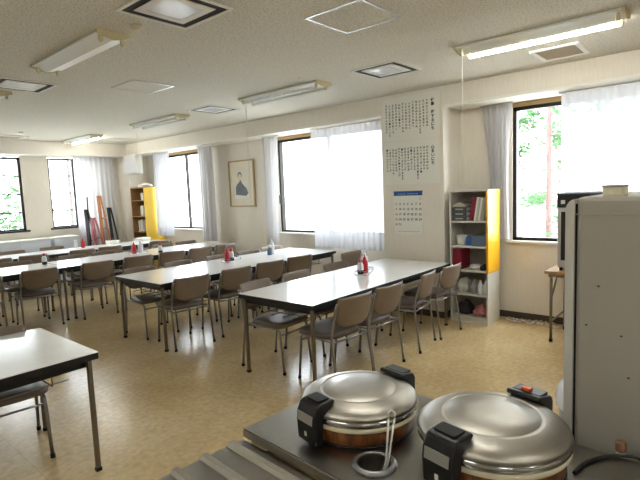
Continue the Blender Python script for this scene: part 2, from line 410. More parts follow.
hatch(2.645, 1.93, 0.45, 'square access hatch with bright metal rim at the top of the ceiling')
hatch(2.645, 4.57, 0.44, 'square access hatch with metal rim between the two leftmost light rows')
hatch(4.5, 8.93, 0.5, 'square access hatch far off in the back corner of the ceiling')
def grille(x0, x1, y0, y1, label):
    t = thing('ceiling_grille', label, 'air grille', ((x0+x1)/2, (y0+y1)/2, ZC), 0, 'beige ceiling grilles')
    hx, hy = (x1-x0)/2, (y1-y0)/2
    bm = bmesh.new()
    for lo, hi in (((-hx, -hy), (hx, -hy+0.035)), ((-hx, hy-0.035), (hx, hy)), ((-hx, -hy+0.035), (-hx+0.035, hy-0.035)), ((hx-0.035, -hy+0.035), (hx, hy-0.035))):
        box(bm, (lo[0], lo[1], -0.014), (hi[0], hi[1], 0))
    obj('frame', bm, M_trimwhite, t)
    bm = bmesh.new(); n = 12
    for k in range(n):
        x = -hx+0.04+(2*hx-0.08)*(k+0.5)/n
        prism(bm, [(x-0.011, -0.003), (x+0.006, -0.012), (x+0.011, -0.010), (x-0.006, -0.001)], 'y', -hy+0.035, hy-0.035)
    obj('louvre', bm, M_vent, t)
    obj('back', B(((-hx+0.035, -hy+0.035, -0.0008), (hx-0.035, hy-0.035, 0))), M_vent, t)
grille(4.43, 4.86, 1.01, 1.39, 'beige louvred grille in the ceiling beside the lit tube light on the right')
grille(2.66, 3.1, 9.1, 9.55, 'beige louvred grille in the ceiling far off at the left edge')
def fixture(x, y0, y1, label, lit=False, tubes=False, cord=None, lit_group=None):
    t = thing('ceiling_light', label, 'ceiling light', (x, (y0+y1)/2, ZC), 0, 'fluorescent ceiling lights')
    hl = (y1-y0)/2
    obj('housing', PR([(-0.105, -0.002), (-0.112, -0.02), (-0.055, -0.034), (0, -0.05), (0.055, -0.034), (0.112, -0.02), (0.105, -0.002)], 'y', -hl, hl), M_white, t)
    for s in (-1, 1):
        e = obj('end_cap', PR([(-0.115, 0), (-0.118, -0.024), (-0.06, -0.04), (0, -0.054), (0.06, -0.04), (0.118, -0.024), (0.115, 0)], 'y', s*hl-0.006, s*hl+0.012), M_ivory, t)
        for q in (-1, 1):
            obj('socket', PR([(q*0.075-0.013, -0.02), (q*0.075-0.013, -0.06), (q*0.075, -0.074), (q*0.075+0.013, -0.06), (q*0.075+0.013, -0.02)], 'y', s*(hl-0.035)-0.009, s*(hl-0.035)+0.009), M_ivory, t)
    if lit or tubes:
        for q in ((1,) if lit else (-1, 1)):
            obj('tube', T(([(q*0.075, -hl+0.04, -0.056), (q*0.075, hl-0.04, -0.056)], 0.015), n=12), M_lit if lit else M_tube_off, t)
    if cord:
        obj('pull_cord', T(([(-0.03, hl-0.02 if cord[1] > 0 else -hl+0.1, -0.03), (-0.03, hl-0.02 if cord[1] > 0 else -hl+0.1, -cord[0])], 0.0025), n=6), M_trimwhite, t)
    return t
fixture(1.67, 3.2, 4.37, 'nearest unlit ceiling fitting with no tubes, at the upper left')
fixture(1.67, 5.58, 6.75, 'unlit ceiling fitting cut off by the left edge, only its end showing')
fixture(3.9, 3.25, 4.45, 'unlit ceiling fitting above the middle window', cord=(1.2, 1), tubes=True)
fixture(3.9, 5.78, 6.98, 'unlit ceiling fitting farther back, in front of the far window', cord=(0.9, 1), tubes=True)
fixture(3.9, 8.35, 9.53, 'lit tube light far off near the back wall', lit=True)
fixture(3.9, 0.6, 1.76, 'large lit tube light at the upper right with a long pull cord', lit=True, cord=(1.08, 1))
fixture(1.64, 0.57, 1.77, 'lit tube light straight above the rice warmers', lit=True)
fixture(-0.6, 0.57, 1.77, 'added unseen fill tube light over the kitchen behind the counter, left of the warmers', lit=True)  # unseen fixture added to fill the foreground with light
fixture(-0.6, -1.7, -0.5, 'added unseen fill tube light over the kitchen farthest behind the counter', lit=True)  # another out-of-view fixture, added for more interior light
fixture(1.0, -1.7, -0.5, 'added unseen fill tube light over the kitchen beside the refrigerator', lit=True)  # added out of view; lifts the refrigerator panel and foreground
for (x, y, lb) in ((1.72, 2.99, 'round white smoke detector beside the largest ceiling vent'), (2.83, 8.63, 'small round detector far off on the ceiling above the left windows'),
                   (3.61, 3.3, 'tiny round detector on the ceiling near the fitting above the middle window')):
    s = 0.5 if x > 3.5 else 0.7
    tag(obj('smoke_detector', L([(0, -0.04*s), (0.03*s, -0.038*s), (0.05*s, -0.02*s), (0.052*s, 0), (0, 0)], 20), M_cream, loc=(x, y, ZC)), lb, 'smoke detector')

# ------------------------------------------------------------------ tables
def table(name_label, x0, x1, y0, y1, h=0.70, group='white dining tables'):
    t = thing('dining_table', name_label, 'table', ((x0+x1)/2, (y0+y1)/2, 0), 0, group)
    hx, hy = (x1-x0)/2, (y1-y0)/2
    obj('table_top', B(((-hx, -hy, h-0.004), (hx, hy, h)), bev=0.0015), M_laminate, t)
    obj('table_edge', B(((-hx, -hy, h-0.04), (hx, hy, h-0.004)), bev=0.002), M_edge, t)
    obj('apron', B(((-hx+0.06, -hy+0.05, h-0.085), (hx-0.06, -hy+0.075, h-0.04)), ((-hx+0.06, hy-0.075, h-0.085), (hx-0.06, hy-0.05, h-0.04)),
                   ((-hx+0.05, -hy+0.05, h-0.085), (-hx+0.075, hy-0.05, h-0.04)), ((hx-0.075, -hy+0.05, h-0.085), (hx-0.05, hy-0.05, h-0.04))), M_edge, t)
    obj('under_shelf', T(*[([(-hx+0.1, -hy+0.18+k*(2*hy-0.36)/4, h-0.17), (hx-0.1, -hy+0.18+k*(2*hy-0.36)/4, h-0.17)], 0.004) for k in range(5)],
                         *[([(x, -hy+0.15, h-0.17), (x, -hy+0.15, h-0.06)], 0.004) for x in (-hx+0.2, hx-0.2)],
                         *[([(x, hy-0.15, h-0.17), (x, hy-0.15, h-0.06)], 0.004) for x in (-hx+0.2, hx-0.2)],
                         *[([(x, -hy+0.15, h-0.17), (x, hy-0.15, h-0.17)], 0.004) for x in (-hx+0.2, hx-0.2)], n=6), M_tanmetal, t)
    for sx in (-1, 1):
        for sy in (-1, 1):
            x, y = sx*(hx-0.04), sy*(hy-0.04)
            lg = obj('leg', B(((x-0.0125, y-0.0125, 0.02), (x+0.0125, y+0.0125, h-0.04)), bev=0.003), M_tanmetal, t)
            obj('foot_cap', B(((x-0.015, y-0.015, 0), (x+0.015, y+0.015, 0.02))), M_softblack, lg)
    return t
table('white-topped black-edged table on the right, its end against the wall with the calendar', 2.605, 4.9, 2.36, 3.21)
table('long white-topped table in the middle, below the middle window', 2.49, 5.24, 4.25, 5.17)
table('white-topped table left of centre in the third row, beyond the corner table', 0.1, 2.52, 6.5, 7.33)
table('white-topped table in the third row, its end below the framed portrait', 2.54, 5.26, 6.5, 7.33)
table('farthest white-topped table on the left, below the narrow windows', 0.8, 3.0, 8.3, 9.05)
table('farthest white-topped table on the right, in front of the easels', 3.02, 5.16, 8.3, 9.05)
table('white-topped black-edged table in the near left corner, cut off by the picture edge', -1.3, 1.16, 2.685, 3.55)

# ------------------------------------------------------------------ chairs
def make_chair():
    t = thing('dining_chair', 'chair', 'chair', (0, 0, 0), 0, 'taupe dining chairs')
    # seat cushion: rounded, slightly narrower at the back
    bm = bmesh.new()
    out = []
    for k in range(40):
        a = 2*PI*k/40; ca, sa = math.cos(a), math.sin(a)
        e = 0.42
        x = 0.205*math.copysign(abs(ca)**e, ca); y = 0.2*math.copysign(abs(sa)**e, sa)
        x *= 1.0 + 0.06*(y/0.2)
        out.append((x, y+0.225))
    lev = [(0.93, 0.395), (1.0, 0.402), (1.0, 0.425), (0.96, 0.437), (0.8, 0.443), (0.4, 0.44)]
    rings = [[bm.verts.new((x*s, (y-0.225)*s+0.225, z)) for x, y in out] for s, z in lev]
    for A, Bq in zip(rings, rings[1:]):
        for k in range(40):
            f = bm.faces.new((A[k], A[(k+1) % 40], Bq[(k+1) % 40], Bq[k])); f.smooth = True
    bm.faces.new(rings[0][::-1]); bm.faces.new(rings[-1])
    obj('seat', bm, M_seat, t)
    # curved backrest: straight top, rounded bottom
    bm = bmesh.new(); nu, nv = 14, 12; front, back = [], []
    for j in range(nv+1):
        q = j/nv; z = 0.495+0.245*q
        w = 0.2*(0.42+0.58*math.sqrt(max(0, 1-(1-min(q/0.55, 1))**2)))
        if q > 0.88: w *= 1-0.05*((q-0.88)/0.12)**2
        fr, bk = [], []
        for i in range(nu+1):
            s = 2*i/nu-1
            y = -0.018 - 0.05*q - 0.032*(1-(s*w/0.2)**2)
            edge = 0.35 if (i in (0, nu) or j in (0, nv)) else 1.0
            fr.append(bm.verts.new((s*w, y+0.011*edge, z))); bk.append(bm.verts.new((s*w, y-0.009*edge, z)))
        front.append(fr); back.append(bk)
    for j in range(nv):
        for i in range(nu):
            bm.faces.new((front[j][i], front[j][i+1], front[j+1][i+1], front[j+1][i])).smooth = True
            bm.faces.new((back[j][i+1], back[j][i], back[j+1][i], back[j+1][i+1])).smooth = True
    for j in range(nv):
        bm.faces.new((front[j][0], front[j+1][0], back[j+1][0], back[j][0])); bm.faces.new((front[j][nu], back[j][nu], back[j+1][nu], front[j+1][nu]))
    for i in range(nu):
        bm.faces.new((front[0][i], back[0][i], back[0][i+1], front[0][i+1])); bm.faces.new((front[nv][i], front[nv][i+1], back[nv][i+1], back[nv][i]))
    obj('backrest', bm, M_vinyl, t)
    for s in (-1, 1):
        rear = obj('leg', T(([(s*0.216, -0.05, 0.012), (s*0.212, 0.0, 0.40), (s*0.210, -0.012, 0.5), (s*0.206, -0.05, 0.66), (s*0.202, -0.062, 0.70)], 0.0105), n=8), M_chrome, t)
        obj('foot_cap', T(([(s*0.216, -0.052, 0), (s*0.216, -0.05, 0.025)], 0.014), n=8), M_softblack, rear)
        fl = obj('leg', T(([(s*0.182, 0.42, 0.012), (s*0.178, 0.385, 0.36), (s*0.176, 0.365, 0.385), (s*0.182, 0.3, 0.391), (s*0.198, 0.0, 0.391)], 0.0105), n=8), M_chrome, t)
        obj('foot_cap', T(([(s*0.1825, 0.422, 0), (s*0.182, 0.42, 0.025)], 0.014), n=8), M_softblack, fl)
    obj('stretcher', T(([(-0.178, 0.388, 0.335), (0.178, 0.388, 0.335)], 0.007), n=8), M_chrome, t)
    obj('rear_rail', T(([(-0.21, 0.002, 0.385), (0.21, 0.002, 0.385)], 0.008), n=8), M_chrome, t)
    return t
chair0 = make_chair(); used = [False]
def chair(x, y, rot, label):
    if not used[0]:
        used[0] = True; chair0.location = (x, y, 0); chair0.rotation_euler = (0, 0, rot); chair0['label'] = label; return chair0
    return dup(chair0, (x, y, 0), rot, label)
R = math.radians
ORD = ['first', 'second', 'third', 'fourth', 'fifth', 'sixth', 'seventh', 'eighth']
def row(xs, y, far, what, rots=None, jit=4):
    for i, x in enumerate(xs):
        a = rots[i] if rots else -5+random.uniform(-jit, jit)
        chair(x, y+random.uniform(-0.015, 0.015), R(a)+(PI if far else 0), 'taupe chair, ' + ORD[i] + ' from the left ' + what)
row([2.94, 3.40, 4.09, 4.58], 2.27, False, 'along the near side of the right-hand table', [-5, -2, 9, -2])
row([2.93, 3.49, 4.14], 3.30, True, 'behind the right-hand table', [3, 1, -4])
chair(4.98, 3.72, R(176), 'taupe chair standing under the sheer middle curtain, near the calendar wall')
row([2.80, 3.38, 3.91, 4.43], 4.235, False, 'along the near side of the middle table', [-7, -4, -7, -8])
row([2.84, 3.36, 3.98, 4.51, 4.98], 5.23, True, 'behind the middle table')
row([0.98, 1.54, 2.15], 6.46, False, 'along the near side of the left third-row table')
row([2.84, 3.42, 3.97, 4.46, 4.95], 6.42, False, 'along the near side of the right third-row table', [-5, -8, -8, -4, -2])
row([1.7, 2.24], 7.47, True, 'behind the left third-row table')
row([2.98, 3.45, 4.5, 4.97], 7.45, True, 'behind the right third-row table')
row([2.20, 2.69], 8.27, False, 'at the near side of the farthest left table')
row([3.42, 3.9, 4.85], 8.24, False, 'along the near side of the farthest right table')
row([2.1, 2.72], 9.22, True, 'behind the farthest left table, under the windows')
row([3.35], 9.2, True, 'behind the farthest right table')
row([0.3, 0.875], 3.535, True, 'behind the corner table at lower left', [0, -6])

# ------------------------------------------------------------------ condiments
def bottle(kind, x, y, z, label, rot=0.0):
    if kind == 'red':
        t = thing('sauce_bottle', label, 'bottle', (x, y, z))
        obj('body', L([(0, 0), (0.03, 0), (0.033, 0.01), (0.033, 0.045), (0.029, 0.062), (0.033, 0.08), (0.03, 0.115), (0.016, 0.135), (0.014, 0.14), (0, 0.14)], 20), M_red, t)
        obj('nozzle', L([(0.0165, 0.138), (0.0165, 0.148), (0.006, 0.165), (0.004, 0.185), (0, 0.185)], 16), M_red, t)
    elif kind == 'soy':
        t = thing('soy_sauce_bottle', label, 'bottle', (x, y, z))
        obj('body', L([(0, 0), (0.03, 0), (0.032, 0.008), (0.032, 0.04), (0, 0.04)], 20), M_soy, t)
        obj('upper_body', L([(0.032, 0.04), (0.031, 0.09), (0.02, 0.115), (0.016, 0.12), (0, 0.12)], 20), M_clear, t)
        obj('cap', L([(0.019, 0.118), (0.019, 0.14), (0.012, 0.15), (0.005, 0.16), (0, 0.16)], 16), M_red, t)
    elif kind == 'white':
        t = thing('squeeze_bottle', label, 'bottle', (x, y, z))
        obj('body', L([(0, 0), (0.034, 0), (0.038, 0.01), (0.038, 0.12), (0.03, 0.15), (0.014, 0.165), (0, 0.165)], 20), M_clear, t)
        obj('nozzle', L([(0.016, 0.163), (0.016, 0.178), (0.006, 0.19), (0.003, 0.215), (0, 0.215)], 16), M_clear, t)
    else:
        t = thing('glass_shaker', label, 'bottle', (x, y, z))
        obj('body', L([(0, 0), (0.032, 0), (0.034, 0.01), (0.03, 0.09), (0.024, 0.1), (0, 0.1)], 20), M_greyblue if kind == 'grey' else M_clear, t)
        obj('cap', L([(0.026, 0.098), (0.026, 0.125), (0.02, 0.132), (0, 0.132)], 16), M_alu, t)
    return t
def caddy(x, y, label):
    t = thing('condiment_caddy', label, 'caddy', (x, y, 0.7), R(20))
    obj('tray', B(((-0.142, -0.055, 0), (0.142, 0.055, 0.008)), bev=0.003), M_clear, t)
    obj('rim', T(*[([(-0.142, s*0.055, 0.04), (0.142, s*0.055, 0.04)], 0.003) for s in (-1, 1)], *[([(s*0.142, -0.055, 0.04), (s*0.142, 0.055, 0.04)], 0.003) for s in (-1, 1)],
                 *[([(sx*0.142, sy*0.055, 0.005), (sx*0.142, sy*0.055, 0.04)], 0.003) for sx in (-1, 1) for sy in (-1, 1)], n=6), M_chrome, t)
    obj('handle', T(([(-0.142, 0, 0.03), (-0.12, 0, 0.19), (-0.09, 0, 0.215), (0.09, 0, 0.215), (0.12, 0, 0.19), (0.142, 0, 0.03)], 0.003), n=6), M_chrome, t)
    return t
def caddy_set(x, y, where, kinds):
    caddy(x, y, 'wire condiment caddy on ' + where)
    a = R(20)
    words = {'red': 'red sauce bottle', 'soy': 'dark soy sauce bottle with red cap', 'white': 'tall milky squeeze bottle', 'shaker': 'milky shaker with metal lid', 'grey': 'grey shaker with metal lid'}
    for k, (kd, dx, dy) in enumerate(kinds):
        bottle(kd, x+dx*math.cos(a)-dy*math.sin(a), y+dx*math.sin(a)+dy*math.cos(a), 0.708, words[kd] + ' in the caddy on ' + where)
caddy_set(3.93, 2.83, 'the right-hand table', [('soy', -0.09, 0.012), ('red', -0.015, -0.012), ('white', 0.07, 0.012)])
caddy_set(3.86, 4.86, 'the middle table', [('red', -0.075, 0.01), ('soy', 0.0, -0.01)])
caddy_set(3.72, 6.93, 'the right third-row table', [('red', -0.075, 0.0), ('white', 0.07, 0.005)])
bottle('soy', 3.92, 6.62, 0.7, 'soy sauce bottle standing alone on the right third-row table')
bottle('soy', 2.45, 7.08, 0.7, 'soy sauce bottle standing at the right end of the left third-row table')
bottle('grey', 4.5, 4.82, 0.7, 'grey shaker standing alone near the right end of the middle table')
bottle('white', 4.58, 4.86, 0.7, 'milky squeeze bottle standing alone near the right end of the middle table')
bottle('red', 3.72, 8.84, 0.7, 'red sauce bottle on the farthest right table')
bottle('shaker', 3.62, 8.9, 0.7, 'milky shaker on the farthest right table')
for x0, x1, y0, lb in ((4.2, 4.42, 8.86, 'white flat box on the farthest table, in front of the easels'), (4.72, 5.02, 8.8, 'white flat box on the farthest table, in front of the tall bookcase')):
    t = thing('flat_box', lb, 'box', ((x0+x1)/2, y0+0.07, 0.7)); hx = (x1-x0)/2
    obj('box_body', B(((-hx+0.004, -0.07, 0), (hx-0.004, 0.07, 0.045)), bev=0.002), M_paper, t)
    obj('lid', B(((-hx, -0.074, 0.0455), (hx, 0.074, 0.066)), bev=0.002), M_paper, t)

# ------------------------------------------------------------------ writing on the wall
def text_mesh(body, size, m_origin, right, up, bm):
    """adds lettering lying in the plane spanned by right/up to bm"""
    cu = bpy.data.curves.new('lettering', 'FONT'); cu.body = body; cu.size = size; cu.align_x = 'CENTER'; cu.align_y = 'CENTER'
    cu.resolution_u = 2; cu.offset = size*0.03
    to = bpy.data.objects.new('lettering', cu); COL.objects.link(to)
    dg = bpy.context.evaluated_depsgraph_get(); me = bpy.data.meshes.new_from_object(to.evaluated_get(dg))
    nrm = right.cross(up)
    me.transform(Matrix(((right.x, up.x, nrm.x, m_origin[0]), (right.y, up.y, nrm.y, m_origin[1]), (right.z, up.z, nrm.z, m_origin[2]), (0, 0, 0, 1))))
    bm.from_mesh(me); bpy.data.objects.remove(to); bpy.data.curves.remove(cu); bpy.data.meshes.remove(me)
RT, UP = Vector((0, -1, 0)), Vector((0, 0, 1))      # reading direction on the window wall: +x faces away, so right is -y
KANA = 'いろはにほへとちりぬるをわかよたれそつねならむうゐのおくやまけふこえてあさきゆめみし人心事大生日一中'
def poster(ya, yb, z0, z1, title, cols, rng, label):
    xf = XB-0.004
    t = thing('poster', label, 'poster', (xf, (ya+yb)/2, (z0+z1)/2), 0, 'handwritten posters')
    w, h = (ya-yb)/2, (z1-z0)/2
    obj('sheet', B(((0.0005, -w, -h), (0.0035, w, h))), M_paper, t)
    bm = bmesh.new()
    y = -w+0.085
    zt = h-0.10
    for k, ch in enumerate(title):
        if ch != ' ': text_mesh(ch, 0.046, (-0.0008, y, zt-0.045*k), RT, UP, bm)
    obj('title_lettering', bm, M_ink, t); bm = bmesh.new()
    for c in range(cols):
        y = -w+0.155+c*(2*w-0.21)/(cols-1)
        n = rng.randint(8, 11)
        z = h-0.085-rng.random()*0.015
        for k in range(n):
            text_mesh(rng.choice(KANA), 0.027+0.005*rng.random(), (-0.0008, y, z-k*0.035), RT, UP, bm)
    obj('lettering', bm, M_ink, t)
    for sy in (-1, 1):
        for sz in (-1, 1): obj('pin', L([(0, 0), (0.005, 0), (0.005, 0.004), (0, 0.004)], 8), M_alu, t, loc=(-0.004, sy*(w-0.02), sz*(h-0.02)))
rg = random.Random(3)
poster(3.335, 2.575, 2.105, 2.625, '仕事 何するにも', 13, rg, 'upper of the two handwritten posters, above the calendar')
poster(3.335, 2.58, 1.585, 2.095, '心まいにち', 14, rg, 'lower of the two handwritten posters, right above the calendar')
t = thing('calendar', 'white month calendar with a blue header, hung below the posters', 'calendar', (XB-0.004, 3.005, 1.24))
w, h = 0.195, 0.262
obj('sheet', B(((0.0, -w, -h), (0.0036, w, h))), M_paper, t)
obj('header_bar', B(((-0.002, -w, h-0.055), (0.0036, w, h-0.012))), M_calblue, t)
obj('hanger', B(((-0.003, -w-0.003, h-0.012), (0.0036, w+0.003, h))), M_calblue, t)
bmk, bmr = bmesh.new(), bmesh.new(); day = 1
for rw in range(6):
    for c in range(7):
        if (rw == 0 and c < 6) or day > 31: continue
        bmd = bmesh.new(); text_mesh(str(day), 0.036, (-0.0012, w-0.03-c*(2*w-0.06)/6, h-0.095-rw*0.062), RT, UP, bmd); day += 1
        o = obj('date_number', bmd, M_calred if c == 0 else M_ink, t)
        if c == 0: o['label'] = 'red Sunday date'
for k in range(5):
    text_mesh('———', 0.02, (-0.0012, w-0.08-k*0.06, -h+0.035), RT, UP, bmk)
obj('foot_lettering', bmk, M_ink, t); bmr.free()
bm = bmesh.new(); text_mesh('— — —   — — — —', 0.03, (-0.0028, 0, h-0.033), RT, UP, bm); obj('header_lettering', bm, M_paper, t)

# framed portrait
t = thing('framed_portrait', 'framed grey ink portrait of a seated figure between two windows', 'picture', (XW-0.012, 6.56, 1.725))
w, h = 0.335, 0.405
obj('mat_board', B(((-0.002, -w+0.02, -h+0.02), (0.01, w-0.02, h-0.02))), M_parch, t)
bm = bmesh.new()
for lo, hi in (((-w, -h), (w, -h+0.024)), ((-w, h-0.024), (w, h)), ((-w, -h+0.024), (-w+0.024, h-0.024)), ((w-0.024, -h+0.024), (w, h-0.024))):
    box(bm, (-0.018, lo[0], lo[1]), (0.012, hi[0], hi[1]))
obj('frame', bm, M_tan, t)
def blob(bm, pts, x=-0.0035, th=0.0012):
    prism(bm, pts, 'x', x, x+th)
bm = bmesh.new()
blob(bm, [(0.17, -0.19), (0.165, -0.06), (0.12, 0.0), (0.075, 0.015), (0.05, 0.055), (0.02, 0.055), (0.0, 0.01), (-0.05, -0.03), (-0.12, -0.09), (-0.16, -0.17), (-0.1, -0.215), (0.05, -0.2)])
obj('robe', bm, M_inkwash, t)
bm = bmesh.new()
blob(bm, [(0.045+0.05*math.cos(2*PI*k/20), 0.12+0.07*math.sin(2*PI*k/20)) for k in range(20)], x=-0.0034)
obj('head', bm, M_parch, t)
bm = bmesh.new()
blob(bm, [(0.1, 0.10), (0.102, 0.16), (0.07, 0.2), (0.02, 0.2), (-0.01, 0.16), (-0.008, 0.11), (0.005, 0.15), (0.04, 0.175), (0.075, 0.16)], x=-0.005)
for yy in (0.06, 0.028): blob(bm, [(yy-0.008, 0.128), (yy+0.008, 0.128), (yy+0.008, 0.134), (yy-0.008, 0.134)], x=-0.005)
blob(bm, [(0.032, 0.08), (0.056, 0.08), (0.056, 0.085), (0.032, 0.085)], x=-0.005)
obj('hair', bm, M_inkwash, t)
bm = bmesh.new()
blob(bm, [(0.2, -0.21), (0.12, -0.215), (0.05, -0.205), (-0.1, -0.22), (-0.2, -0.16), (-0.2, -0.24), (0.2, -0.27)], x=-0.0045)
obj('highlight', bm, M_paper, t)

# ------------------------------------------------------------------ bookcases
def bookcase(loc, D, Wd, H, shelves, m_shell, m_side, side_z, label, m_back):
    """local: x depth from the open front (0) to D, y from 0 to Wd"""
    t = thing('bookcase', label, 'bookcase', loc); k = 0.018
    for y, nm in ((0, 'side_panel'), (Wd-k, 'side_panel')): obj(nm, B(((0, y, 0), (D, y+k, H)), bev=0.001), m_shell, t)
    obj('top_board', B(((0, k, H-k), (D, Wd-k, H)), bev=0.001), m_shell, t)
    obj('back_board', B(((D-0.006, k, 0.0), (D, Wd-k, H-k))), m_back, t)
    for z in shelves: obj('shelf', B(((0.002, k, z-k), (D-0.006, Wd-k, z)), bev=0.001), m_shell, t)
    obj('plinth', B(((0.01, k, 0), (0.025, Wd-k, 0.05))), m_shell, t)
    obj('yellow_cover', B(((-0.003, -0.004, side_z[0]), (D, 0, side_z[1])), ((-0.003, 0, side_z[0]), (0, k, side_z[1]))), m_side, t)['label'] = 'yellow cover sheet on the side'
    return t
BX, BY = 5.075, 2.01
M_bcase = mat('white_chipboard', (214, 210, 202), 0.45)
M_bcback = mat('grey_back_board', (168, 162, 152), 0.6)
bookcase((BX, BY, 0), 0.34, 0.44, 1.49, (0.07, 0.33, 0.60, 0.87, 1.15), M_bcase, M_yellow, (0.575, 1.49), 'white bookcase with a bright yellow side, under the right window corner', M_bcback)
S = [0.07, 0.33, 0.60, 0.87, 1.15]
for k in range(3):
    t = thing('ring_binder', ['bottom', 'middle', 'top'][k] + ' dark grey binder of the flat stack on the top shelf of the yellow-sided bookcase', 'binder', (BX+0.015, BY+0.245, S[4]+0.001+k*0.052), 0, 'flat stack of binders')
    obj('cover', B(((0, 0, 0), (0.27, 0.172, 0.004)), ((0, 0, 0.045), (0.27, 0.172, 0.05)), ((0, 0, 0.004), (0.004, 0.172, 0.045))), M_binder, t)
    obj('pages', B(((0.01, 0.006, 0.0045), (0.262, 0.166, 0.0445))), M_paper, t)
    obj('label_strip', B(((-0.001, 0.04, 0.018), (0, 0.13, 0.032))), M_bcback, t)
t = thing('paper_sheaf', 'loose sheaf of papers on top of the binder stack in the yellow-sided bookcase', 'papers', (BX+0.02, BY+0.25, S[4]+0.158))
obj('sheets', PR([(0.0, 0), (0.16, 0), (0.16, 0.02), (0.08, 0.05), (0.0, 0.012)], 'x', 0, 0.25), M_bcback, t)
ybk = BY+0.232
for k, (th, hh, m, lb) in enumerate(((0.02, 0.27, M_maroon, 'leftmost maroon'), (0.02, 0.265, M_maroon, 'second maroon'), (0.016, 0.26, M_paper, 'white'), (0.018, 0.262, mat('pale_green_card', (176, 190, 170), 0.6), 'pale green'),
                                     (0.016, 0.25, M_paper, 'thin white'), (0.022, 0.25, M_bcback, 'grey'), (0.018, 0.255, mat('sage_card', (140, 156, 140), 0.6), 'sage green'))):
    lean = R(9); ybk -= th+0.005
    t = thing('file_folder', lb + ' folder leaning upright on the top shelf of the yellow-sided bookcase', 'folder', (BX+0.03+0.002*k, ybk-0.006, S[4]+0.001), 0, 'leaning folders on the top shelf')
    t.rotation_euler = (lean*-1 if False else lean, 0, 0)
    t.location.z += math.sin(lean)*0.0
    c_, s_ = 0, 0
    obj('cover', B(((0, 0, 0), (0.2, 0.002, hh)), ((0, th-0.002, 0), (0.2, th, hh)), ((0, 0.002, 0), (0.002, th-0.002, hh))), m, t)
    obj('pages', B(((0.004, 0.0025, 0.003), (0.196, th-0.0025, hh-0.006))), M_paper, t)
t = thing('storage_tub', 'white round tub on the second shelf of the yellow-sided bookcase', 'tub', (BX+0.1, BY+0.34, S[3]+0.001))
obj('body', L([(0, 0), (0.05, 0), (0.06, 0.11), (0.056, 0.11), (0.047, 0.006), (0, 0.006)], 24), M_white, t); obj('rim', L([(0.06, 0.104), (0.064, 0.104), (0.064, 0.113), (0.056, 0.113)], 24), M_white, t)
t = thing('pen_box', 'small bright blue box on the second shelf of the yellow-sided bookcase', 'box', (BX+0.05, BY+0.215, S[3]+0.001))
obj('body', B(((0, 0, 0), (0.12, 0.055, 0.085)), bev=0.003), M_blue, t); obj('lid', B(((-0.002, -0.002, 0.0855), (0.122, 0.057, 0.098)), bev=0.003), M_blue, t)
t = thing('storage_basket', 'grey-blue storage basket on the second shelf of the yellow-sided bookcase', 'basket', (BX+0.03, BY+0.03, S[3]+0.001))
obj('body', PR([(0.008, 0), (0.165, 0), (0.172, 0.115), (0.0, 0.115)], 'x', 0, 0.22, 0.002), M_greyblue, t); obj('rim', B(((-0.004, -0.002, 0.116), (0.224, 0.175, 0.126)), bev=0.002), M_binder, t)
t = thing('file_box', 'deep maroon upright file box on the third shelf of the yellow-sided bookcase', 'box', (BX+0.02, BY+0.315, S[2]+0.001))
obj('body', B(((0, 0, 0), (0.24, 0.1, 0.235)), bev=0.002), M_maroon, t); obj('spine_label', B(((-0.001, 0.03, 0.13), (0, 0.07, 0.2))), M_maroon, t)
def crumple(name, label, cat, loc, rx, ry, rz, m, seed):
    rn = random.Random(seed); bm = bmesh.new(); bmesh.ops.create_icosphere(bm, subdivisions=3, radius=1)
    ph = [rn.uniform(0, 6) for _ in range(6)]
    for v in bm.verts:
        c = v.co; n = 1+0.14*math.sin(4*c.x+ph[0])*math.sin(5*c.y+ph[1])+0.1*math.sin(7*c.z+ph[2]+3*c.x)+0.06*math.sin(11*c.y+ph[3])
        z = max(c.z*n, -0.55)
        v.co = Vector((c.x*n*rx, c.y*n*ry, (z+0.55)*rz))
    for f in bm.faces: f.smooth = True
    return tag(obj(name, bm, m, loc=loc), label, cat)
crumple('plastic_bag', 'crumpled pale bag on the third shelf of the yellow-sided bookcase', 'bag', (BX+0.15, BY+0.2, S[2]+0.001), 0.1, 0.07, 0.035, M_bag, 1)
crumple('cloth', 'folded grey cloth on the third shelf right of the crumpled bag', 'cloth', (BX+0.13, BY+0.085, S[2]+0.001), 0.09, 0.042, 0.04, M_darkbag, 2)
crumple('plastic_bag', 'white plastic bag at the left of the fourth shelf of the yellow-sided bookcase', 'bag', (BX+0.14, BY+0.33, S[1]+0.001), 0.1, 0.07, 0.1, M_bag, 3)
crumple('plastic_bag', 'grey-white plastic bag in the middle of the fourth shelf of the yellow-sided bookcase', 'bag', (BX+0.14, BY+0.2, S[1]+0.001), 0.1, 0.042, 0.09, mat('greyish_film', (170, 168, 164), 0.3, bump=(25, 0.6)), 4)
for k in range(2):
    tag(obj('drinks_bottle', L([(0, 0), (0.028, 0), (0.03, 0.01), (0.03, 0.1), (0.012, 0.14), (0.012, 0.155), (0, 0.155)], 16), M_clear, loc=(BX+0.07, BY+0.05+k*0.065, S[1]+0.001)),
        ['rightmost milky bottle on the fourth shelf, of the yellow-sided bookcase', 'milky bottle second from the right on the fourth shelf of the yellow-sided bookcase'][k], 'bottle')
crumple('cloth_bag', 'dark cloth bag on the bottom shelf of the yellow-sided bookcase', 'bag', (BX+0.16, BY+0.32, S[0]+0.001), 0.11, 0.08, 0.1, M_darkbag, 5)
crumple('plastic_bag', 'red and white plastic bag on the bottom shelf of the yellow-sided bookcase', 'bag', (BX+0.15, BY+0.13, S[0]+0.001), 0.11, 0.085, 0.075, M_redbag, 6)

